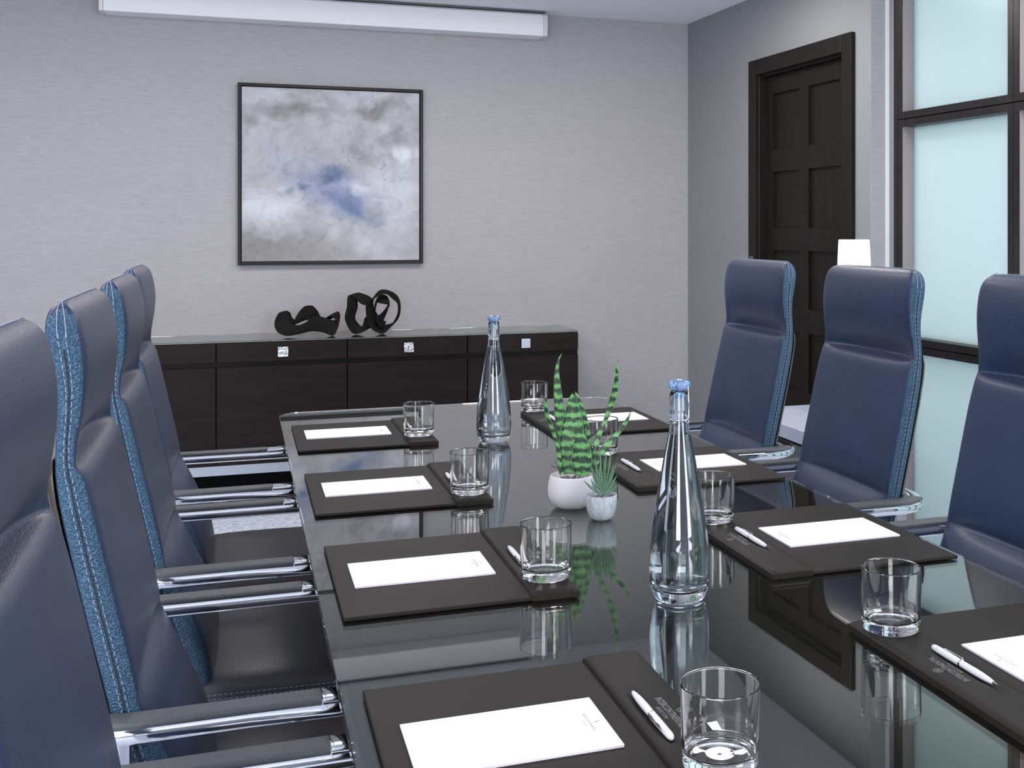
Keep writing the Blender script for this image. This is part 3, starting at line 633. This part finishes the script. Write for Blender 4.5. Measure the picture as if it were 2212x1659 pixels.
# ------------------------------------------------------------------ place settings (local frame: x across the table from its left side, y = 0 at the blotter's middle)
ZT = 0.7502
def blotter():
    o = thing('desk_blotter', (0.3, 0, ZT), 'x', 'writing pad', 'leather blotters on the table')
    MB().box(0.138, 0.412, -0.1925, 0.1925, ZT, ZT + 0.006).build('writing_board', M['pad_leather'], o, bevel=0.002, seg=3)
    # raised flap with a shallow pen hollow
    nx, ny = 17, 66; xs_ = [lerp(0.409, 0.482, i / (nx - 1)) for i in range(nx)]; ys_ = [lerp(-0.1935, 0.1935, j / (ny - 1)) for j in range(ny)]
    vs = []; zt = ZT + 0.0125
    def hz(x, y):
        d = math.sqrt(((x - 0.430) / 0.0105) ** 2 + (y / 0.088) ** 2); z = zt
        z -= 0.0028 * (1 if d < 0.75 else max(0, 1 - (d - 0.75) / 0.3) ** 1.5)
        ex = max(0, (x - 0.474) / 0.008, (0.413 - x) / 0.004, (abs(y) - 0.188) / 0.0055); z -= 0.004 * min(1, ex) ** 2; return z
    for y in ys_:
        for x in xs_: vs.append((x, y, hz(x, y)))
    nt_ = len(vs); fs = []
    for j in range(ny - 1):
        for i in range(nx - 1): a = j * nx + i; fs.append((a, a + 1, a + nx + 1, a + nx))
    rim = [i for i in range(nx)] + [j * nx + nx - 1 for j in range(1, ny)] + [(ny - 1) * nx + i for i in range(nx - 2, -1, -1)] + [j * nx for j in range(ny - 2, 0, -1)]
    for i in rim: vs.append((vs[i][0], vs[i][1], ZT))
    L = len(rim)
    for q in range(L): q2 = (q + 1) % L; fs.append((rim[q], nt_ + q, nt_ + q2, rim[q2]))
    fs.append(tuple(nt_ + q for q in range(L)))
    fl_ = MB().add(vs, fs).build('pen_flap', M['pad_leather'], o, smooth=True, angle=50)
    Mx = Matrix(((0, 1, 0, 0), (-1, 0, 0, 0), (0, 0, 1, 0), (0, 0, 0, 1)))      # text right = -y, up = +x
    off = Vector((0.3, 0, ZT))
    def place(x, y, z): return Matrix.Translation(Vector((x, y, z)) - off) @ Mx
    text_mesh('INTERCONTINENTAL', 0.0128, 'lettering', M['foil'], fl_, place(0.4525, 0.0, zt + 0.0001), xscale=0.64)
    text_mesh('BOSTON', 0.0066, 'lettering', M['foil'], fl_, place(0.4435, 0.0, zt + 0.0001), xscale=1.0, spacing=1.25)
    em = MB(); c = (0.4675, 0.0)
    for (rx, ry) in ((0.0062, 0.0050), (0.0030, 0.0014)):
        em.tube([(c[0] + rx * math.cos(2 * PI * k_ / 20), c[1] + ry * math.sin(2 * PI * k_ / 20), zt + 0.0001) for k_ in range(20)], 0.00045, 5, True)
    em.build('emblem', M['foil'], fl_)
    return o
def notepad():
    o = thing('notepad', (0.274, 0, ZT + 0.0062), 'x', 'paper', 'white notepads on the blotters')
    z = ZT + 0.0062
    MB().box(0.1662, 0.3818, -0.0638, 0.0638, z, z + 0.0022).build('paper_block', M['paper_edge'], o)
    MB().box(0.166, 0.382, -0.064, 0.064, z + 0.0022, z + 0.0027).build('top_sheet', M['paper'], o)
    Mx = Matrix(((0, 1, 0, 0), (-1, 0, 0, 0), (0, 0, 1, 0), (0, 0, 0, 1))); off = Vector((0.274, 0, z))
    def place(x, y): return Matrix.Translation(Vector((x, y, z + 0.00275)) - off) @ Mx
    text_mesh('INTERCONTINENTAL', 0.0052, 'printed_lettering', M['ink'], o, place(0.3625, 0), 0.00003, 0.9)
    text_mesh('BOSTON', 0.0030, 'printed_lettering', M['ink'], o, place(0.357, 0), 0.00003, 1.1, spacing=1.3)
    e_ = MB(); P = [(0.3675, -0.0008), (0.370, -0.0018), (0.3735, -0.0006), (0.3755, 0.0012), (0.3725, 0.0006), (0.369, 0.0006)]
    e_.loft([[(x, y, z + 0.00275 + h) for x, y in P] for h in (0, 0.00004)]).build('printed_emblem', M['ink'], o)
    return o
def pen():
    """lies along y, tip at +y"""
    zc = ZT + 0.0097 + 0.0046; o = thing('ballpoint_pen', (0.430, 0, ZT + 0.0097), 'x', 'pen', 'white pens on the blotters')
    def lat(prof, name, m):
        seg = 20; rings = [[(0.430 + r * math.cos(2 * PI * k_ / seg), y, zc + r * math.sin(2 * PI * k_ / seg)) for k_ in range(seg)] for y, r in prof]
        return MB().loft(rings).build(name, m, o, smooth=True, angle=50)
    lat([(-0.003, 0.0043), (0.02, 0.0045), (0.038, 0.0042), (0.050, 0.0034), (0.0585, 0.0023)], 'barrel', M['pen_white'])
    lat([(0.0586, 0.0021), (0.064, 0.0015), (0.066, 0.0007), (0.068, 0.0005)], 'tip', M['gunmetal'])
    lat([(-0.0065, 0.0046), (-0.0055, 0.0049), (-0.004, 0.0049), (-0.0031, 0.0045)], 'ring', M['chrome'])
    lat([(-0.0066, 0.0044), (-0.030, 0.0046), (-0.052, 0.0044)], 'cap_barrel', M['pen_white'])
    lat([(-0.0521, 0.0040), (-0.0528, 0.0040)], 'black_band', M['gunmetal'])
    lat([(-0.0529, 0.0044), (-0.060, 0.0042), (-0.064, 0.0034), (-0.0665, 0.0018)], 'cap_end', M['pen_white'])
    a_ = math.radians(150); dx_, dz_ = math.cos(a_), math.sin(a_)
    MB().sweep([(0.430 + dx_ * r, y, zc + dz_ * r) for y, r in ((-0.006, 0.0049), (-0.010, 0.0066), (-0.030, 0.0064), (-0.046, 0.0056), (-0.0475, 0.0048))], rrect(0.0014, 0.0006, 0.0005, 2), up=(dx_, 0, dz_)).build('clip', M['chrome'], o, smooth=True)
    return o
def tumbler():
    o = thing('glass_tumbler', (0, 0, 0), 'x', 'glass', 'clear tumblers at the place settings')
    prof = [(0.0005, 0.0012), (0.030, 0.0006), (0.0345, 0.0), (0.0372, 0.0014), (0.0382, 0.006), (0.0392, 0.03), (0.0402, 0.0815), (0.0400, 0.0828), (0.0395, 0.0832), (0.0388, 0.0826), (0.0386, 0.0815),
            (0.0374, 0.030), (0.0366, 0.019), (0.0345, 0.0150), (0.028, 0.0128), (0.015, 0.0118), (0.0005, 0.0116)]
    MB().lathe(refine(prof), 64).build('glass_body', M['glass'], o, smooth=True, angle=60)
    return o
bl, npd, pn, tm = blotter(), notepad(), pen(), tumbler()
ORD_L = ['nearest the camera', 'second from the camera', 'third from the camera', 'farthest from the camera']
YL = [1.182, 1.828, 2.440, 3.100]; YR = [1.183, 1.803, 2.437, 3.100]
NL = [1.194, 1.827, 2.447, 3.118]; NR = [1.193, 1.807, 2.452, 3.115]
PL = [1.182, 1.822, 2.435, 3.095]; PR = [1.184, 1.796, 2.438, 3.118]
GL = [(0.455, 1.047), (0.448, 1.706), (0.445, 2.306), (0.444, 2.992)]; GR_ = [(0.828, 1.330), (0.826, 1.935), (0.822, 2.605), (0.827, 3.285)]
Z_ = (0, 0, 0)
first = {'b': True}
for side in (0, 1):
    where = 'on the left side of the table' if side == 0 else 'on the right side of the table'
    for i in range(4):
        rz = 0 if side == 0 else PI
        def put(proto, y, lab, lx_):
            x = lx_ if side == 0 else 1.270 - lx_
            z = proto.location.z
            if side == 0 and i == 0:
                proto.location = (x, y, z); proto['label'] = lab
            else: dup(proto, label=lab, loc=(x, y, z), rz=rz)
        put(bl, (YL, YR)[side][i], 'black leather blotter %s %s' % (ORD_L[i], where), 0.3)
        put(npd, (NL, NR)[side][i], 'white notepad %s %s' % (ORD_L[i], where), 0.274)
        put(pn, (PL, PR)[side][i], 'white ballpoint pen %s %s' % (ORD_L[i], where), 0.430)
        gx, gy = (GL, GR_)[side][i]; lab = 'empty clear tumbler %s %s' % (ORD_L[i], where)
        if side == 0 and i == 0: tm.location = (gx, gy, ZT + 0.0127); tm['label'] = lab
        else: dup(tm, label=lab, loc=(gx, gy, ZT + 0.0127))

# ------------------------------------------------------------------ water bottles
def bottle():
    o = thing('water_bottle', (0, 0, 0), 'x', 'bottle', 'glass water bottles in the middle of the table')
    outer = [(0.002, 0.003), (0.026, 0.0015), (0.0325, 0.0), (0.0362, 0.003), (0.0402, 0.010), (0.0430, 0.019), (0.0446, 0.032), (0.0450, 0.047), (0.0443, 0.068), (0.0426, 0.091), (0.0396, 0.115), (0.0361, 0.138), (0.0322, 0.161), (0.0283, 0.183), (0.0233, 0.212), (0.0192, 0.232), (0.0160, 0.247), (0.0146, 0.258),
             (0.0138, 0.266), (0.0140, 0.270), (0.0152, 0.2725), (0.0155, 0.276), (0.0150, 0.283), (0.0148, 0.292), (0.0142, 0.304), (0.0134, 0.309), (0.0118, 0.3105)]
    inner = [(0.0105, 0.3095), (0.0108, 0.300), (0.0115, 0.285), (0.0115, 0.270), (0.0125, 0.256), (0.0138, 0.246), (0.0170, 0.230), (0.0211, 0.211), (0.0262, 0.182), (0.0301, 0.160), (0.0340, 0.137), (0.0375, 0.114), (0.0405, 0.091), (0.0421, 0.068), (0.0426, 0.047), (0.0418, 0.034), (0.0385, 0.024), (0.030, 0.0175), (0.002, 0.0145)]
    MB().lathe(outer + inner, 72).build('glass_body', M['bottle_glass'], o, smooth=True, angle=70)
    wt = [(r + 0.0003, z - (0.0003 if r < 0.031 and z < 0.02 else 0)) for r, z in inner if z <= 0.246][::-1]
    wt.append((0.0141, 0.2462)); wt = [p for p in wt if p[1] < 0.2458] + [(0.0140, 0.2458)]
    MB().lathe(wt, 72).build('water', M['water'], o, smooth=True, angle=50)
    MB().lathe([(0.0095, 0.300), (0.0098, 0.3108), (0.0125, 0.3115), (0.0168, 0.3165), (0.0172, 0.3195), (0.0150, 0.3235), (0.0095, 0.3262), (0.001, 0.3270)], 40).build('stopper', M['stopper'], o, smooth=True, angle=60)
    MB().lathe([(0.0040, 0.262), (0.0068, 0.268), (0.0072, 0.280), (0.0085, 0.299), (0.008, 0.300)], 24).build('stopper_plug', M['plug'], o, smooth=True)
    wr_ = MB()
    wr_.tube([(0.0146 * math.cos(2 * PI * k_ / 28), 0.0146 * math.sin(2 * PI * k_ / 28), 0.2672) for k_ in range(28)], 0.0009, 6, True)
    a0 = math.radians(-68)
    for s in (-1, 1):
        for aa in (a0 if s < 0 else a0 + PI,):
            e1 = Vector((math.cos(aa), math.sin(aa), 0)); e2 = Vector((-e1.y, e1.x, 0))
            b = e1 * 0.0168
            P = [tuple(b + e2 * (0.0032 * math.cos(v_)) + Vector((0, 0, 0.2665 + 0.0032 * math.sin(v_)))) for v_ in [math.radians(q_) for q_ in range(-200, 91, 30)]]
            P = P + [tuple(e1 * 0.0174 + e2 * 0.003 + Vector((0, 0, 0.272))), tuple(e1 * 0.0176 + e2 * 0.0028 + Vector((0, 0, 0.29))), tuple(e1 * 0.0174 + e2 * 0.001 + Vector((0, 0, 0.3175))), tuple(e1 * 0.0145 + Vector((0, 0, 0.3185)))]
            wr_.tube(P, 0.00085, 6)
    wr_.build('wire_bail', M['chrome'], o, smooth=True)
    def bend(co):
        a = co.x / 0.0405 - math.radians(80); r = 0.0402 + (co.y) * 0.30 + co.z
        return Vector((r * math.cos(a), r * math.sin(a), 0.0105 + co.y))
    text_mesh('VIVREAU', 0.0125, 'embossed_lettering', M['bottle_glass'], o, Matrix.Identity(4), 0.0006, 1.0, bend, 1.1)
    return o
bt = bottle(); bt.location = (0.6185, 1.575, ZT); bt['label'] = 'tall water bottle with blue stopper, nearer the camera, filled up to its neck'
dup(bt, label='water bottle with blue stopper, farther away beyond the plants', loc=(0.624, 2.905, ZT), rz=math.radians(-14))

# ------------------------------------------------------------------ plants
R_ = Vector((math.cos(PHI), -math.sin(PHI), 0)); F_ = Vector((math.sin(PHI), math.cos(PHI), 0))
def leaf_blade(mb, root, pts, n=7, cup=0.18, th=0.0007, tw=0.0):
    """pts: (u, v, halfwidth, depth) metres; leaf plane roughly upright"""
    P = catmull(pts, n); N = len(P); rings = []; uvs = []
    for i, (u, v, w, d) in enumerate(P):
        a = P[max(0, i - 1)]; b = P[min(N - 1, i + 1)]; tx, ty = b[0] - a[0], b[1] - a[1]; L = math.hypot(tx, ty) or 1; nx_, ny_ = ty / L, -tx / L
        w = max(w, 0.0003); ring = []; ang = tw * i / N
        ca, sa_ = math.cos(ang), math.sin(ang)
        for (q, sgn) in [(-1, 0), (-0.6, 1), (0, 1), (0.6, 1), (1, 0), (0.6, -1), (0, -1), (-0.6, -1)]:
            dep = -cup * w * (1 - q * q) * 1.3 + sgn * th + q * w * sa_
            p = root + R_ * (u + nx_ * w * q * ca) + Vector((0, 0, v + ny_ * w * q * ca)) + F_ * (d - dep)
            ring.append(tuple(p)); uvs.append((0.5 + 0.5 * q, i / (N - 1)))
        rings.append(ring)
    mb.loft(rings, uvs=uvs); return mb
pb = Vector((0.6235, 2.171, ZT))
sp_ = thing('snake_plant', tuple(pb), 'snake plant with banded green leaves in a round white pot', 'plant')
MB().lathe([(0.022, 0.0), (0.030, 0.001), (0.040, 0.008), (0.0462, 0.020), (0.0478, 0.032), (0.0468, 0.046), (0.0436, 0.059), (0.0424, 0.0625), (0.0410, 0.0635), (0.0398, 0.0625), (0.0405, 0.052), (0.038, 0.050), (0.001, 0.050)], 56, (0, 0)).build('pot', M['pot_white'], None, smooth=True, angle=60).parent = sp_
def gravel(parent, loc, rad, zt, n, r0):
    g = MB(); rr = random.Random(3)
    for _ in range(n):
        a = rr.uniform(0, 2 * PI); r = rad * math.sqrt(rr.random()); q = r0 * rr.uniform(0.6, 1.3); c = (loc[0] + r * math.cos(a), loc[1] + r * math.sin(a), loc[2] + zt + rr.uniform(0, 0.002))
        g.add([(c[0] + q, c[1], c[2]), (c[0] - q, c[1] + q * .3, c[2]), (c[0], c[1] + q, c[2]), (c[0] + q * .2, c[1] - q, c[2]), (c[0], c[1], c[2] + q * .8), (c[0], c[1], c[2] - q)],
              [(0, 2, 4), (2, 1, 4), (1, 3, 4), (3, 0, 4), (2, 0, 5), (1, 2, 5), (3, 1, 5), (0, 3, 5)])
    return tag(g.build('gravel', M['gravel'], parent), kind='stuff')
gravel(sp_, pb, 0.036, 0.051, 150, 0.0030)
K = 2.25 / 2455 / 4.146      # metres per zoom pixel at the pot
def lv_(pts): return [((x - 316) * K, max(0.045, (1118 - y) * K + 0.069), w * K / 2, d) for x, y, w, d in pts]
leaves = [
 [(240, 1130, 60, 0.004), (232, 950, 62, 0.004), (222, 760, 80, 0.004), (208, 610, 98, 0.003), (196, 480, 84, 0.001), (184, 330, 60, 0), (182, 210, 36, 0), (200, 110, 17, 0), (229, 56, 2, 0)],
 [(300, 1140, 110, -0.002), (296, 1000, 185, -0.003), (308, 860, 216, -0.003), (322, 720, 198, -0.001), (326, 600, 150, 0.001), (322, 500, 95, 0.002), (320, 450, 48, 0.003), (320, 418, 3, 0.003)],
 [(410, 1140, 120, -0.016), (410, 1020, 182, -0.018), (408, 900, 160, -0.018), (398, 800, 100, -0.017), (390, 735, 44, -0.016), (386, 692, 3, -0.016)],
 [(478, 1100, 30, 0.012), (470, 880, 44, 0.013), (440, 710, 52, 0.012), (404, 570, 50, 0.010), (368, 470, 42, 0.009), (342, 404, 4, 0.009)],
 [(505, 1110, 30, 0.006), (520, 960, 52, 0.007), (548, 820, 52, 0.010), (610, 680, 36, 0.013), (655, 560, 52, 0.013), (692, 440, 62, 0.012), (714, 310, 44, 0.010), (720, 200, 26, 0.008), (732, 120, 3, 0.008)],
 [(525, 1100, 26, -0.004), (555, 1000, 40, -0.005), (610, 905, 62, -0.004), (700, 805, 46, 0.0), (770, 720, 44, 0.003), (820, 645, 24, 0.004), (852, 565, 2, 0.005)],
 [(214, 1140, 26, -0.010), (212, 1020, 40, -0.011), (186, 860, 38, -0.011), (134, 710, 36, -0.010), (98, 600, 40, -0.010), (84, 500, 34, -0.010), (91, 423, 3, -0.010)],
 [(238, 1100, 30, 0.0), (246, 990, 34, 0.0), (236, 900, 28, 0.0), (212, 820, 8, 0.0)]]
for i, L in enumerate(leaves): leaf_blade(MB(), pb, lv_(L), tw=(0.5 if i in (4, 5, 6) else 0.0)).build('leaf', M['snake'], sp_, smooth=True)
fs_ = MB()
for (x, y, x2, y2) in ((150, 1100, 110, 1075), (175, 1095, 160, 1035), (165, 1105, 120, 1090)):
    leaf_blade(fs_, pb, lv_([(230, 1110, 20, 0.02), (x, y, 14, 0.022), (x2, y2, 2, 0.022)]), 4)
fs_.build('dry_frond', M['gravel'], sp_, smooth=True)

qb = Vector((0.6500, 2.060, ZT))
su = thing('striped_succulent', tuple(qb), 'small striped succulent in a grey cement cup', 'plant')
MB().lathe([(0.014, 0.0), (0.0185, 0.0006), (0.0235, 0.006), (0.0275, 0.018), (0.0292, 0.030), (0.0298, 0.045), (0.0292, 0.0462), (0.0268, 0.0462), (0.0262, 0.0445), (0.0262, 0.038), (0.001, 0.038)], 48, (0, 0)).build('pot', M['pot_grey'], None, smooth=True, angle=50).parent = su
gravel(su, qb, 0.023, 0.0385, 60, 0.0026)
K2 = 2.1 / 2455 / 4.146
tips = [(400, 1242, 0.5, 0.010), (465, 1068, 0.3, 0.004), (473, 1193, 0.9, -0.012), (508, 1012, -0.3, 0.002), (556, 928, 0.2, -0.002), (612, 972, 0.2, 0.008), (662, 955, 0, 0.004), (683, 1072, 0.2, -0.006), (702, 1082, 0, 0.006), (714, 1162, 0.2, -0.010), (722, 1272, 0, -0.002), (610, 1148, 0, -0.016), (545, 1085, 0, -0.008), (595, 1040, 0, 0.012), (640, 1110, 0.1, -0.002)]
for i, (tx, ty, cv, dep) in enumerate(tips):
    bx, by = 580 + (tx - 580) * 0.10, 1345; mx_, my_ = lerp(bx, tx, 0.45) + (tx - 580) * 0.10, lerp(by, ty, 0.42)
    pts = [((x - 570) * K2, (1360 - y) * K2 + 0.045, w * K2 / 2, d) for x, y, w, d in ((bx, by, 20, dep * 0.1), (lerp(bx, mx_, 0.5), lerp(by, my_, 0.5), 31, dep * 0.5), (mx_, my_, 27, dep), (lerp(mx_, tx, 0.6), lerp(my_, ty, 0.6), 16, dep * 1.3), (tx, ty, 2, dep * 1.4))]
    leaf_blade(MB(), qb, pts, 5, cup=-0.55, th=0.0016).build('leaf', M['succulent'], su, smooth=True)
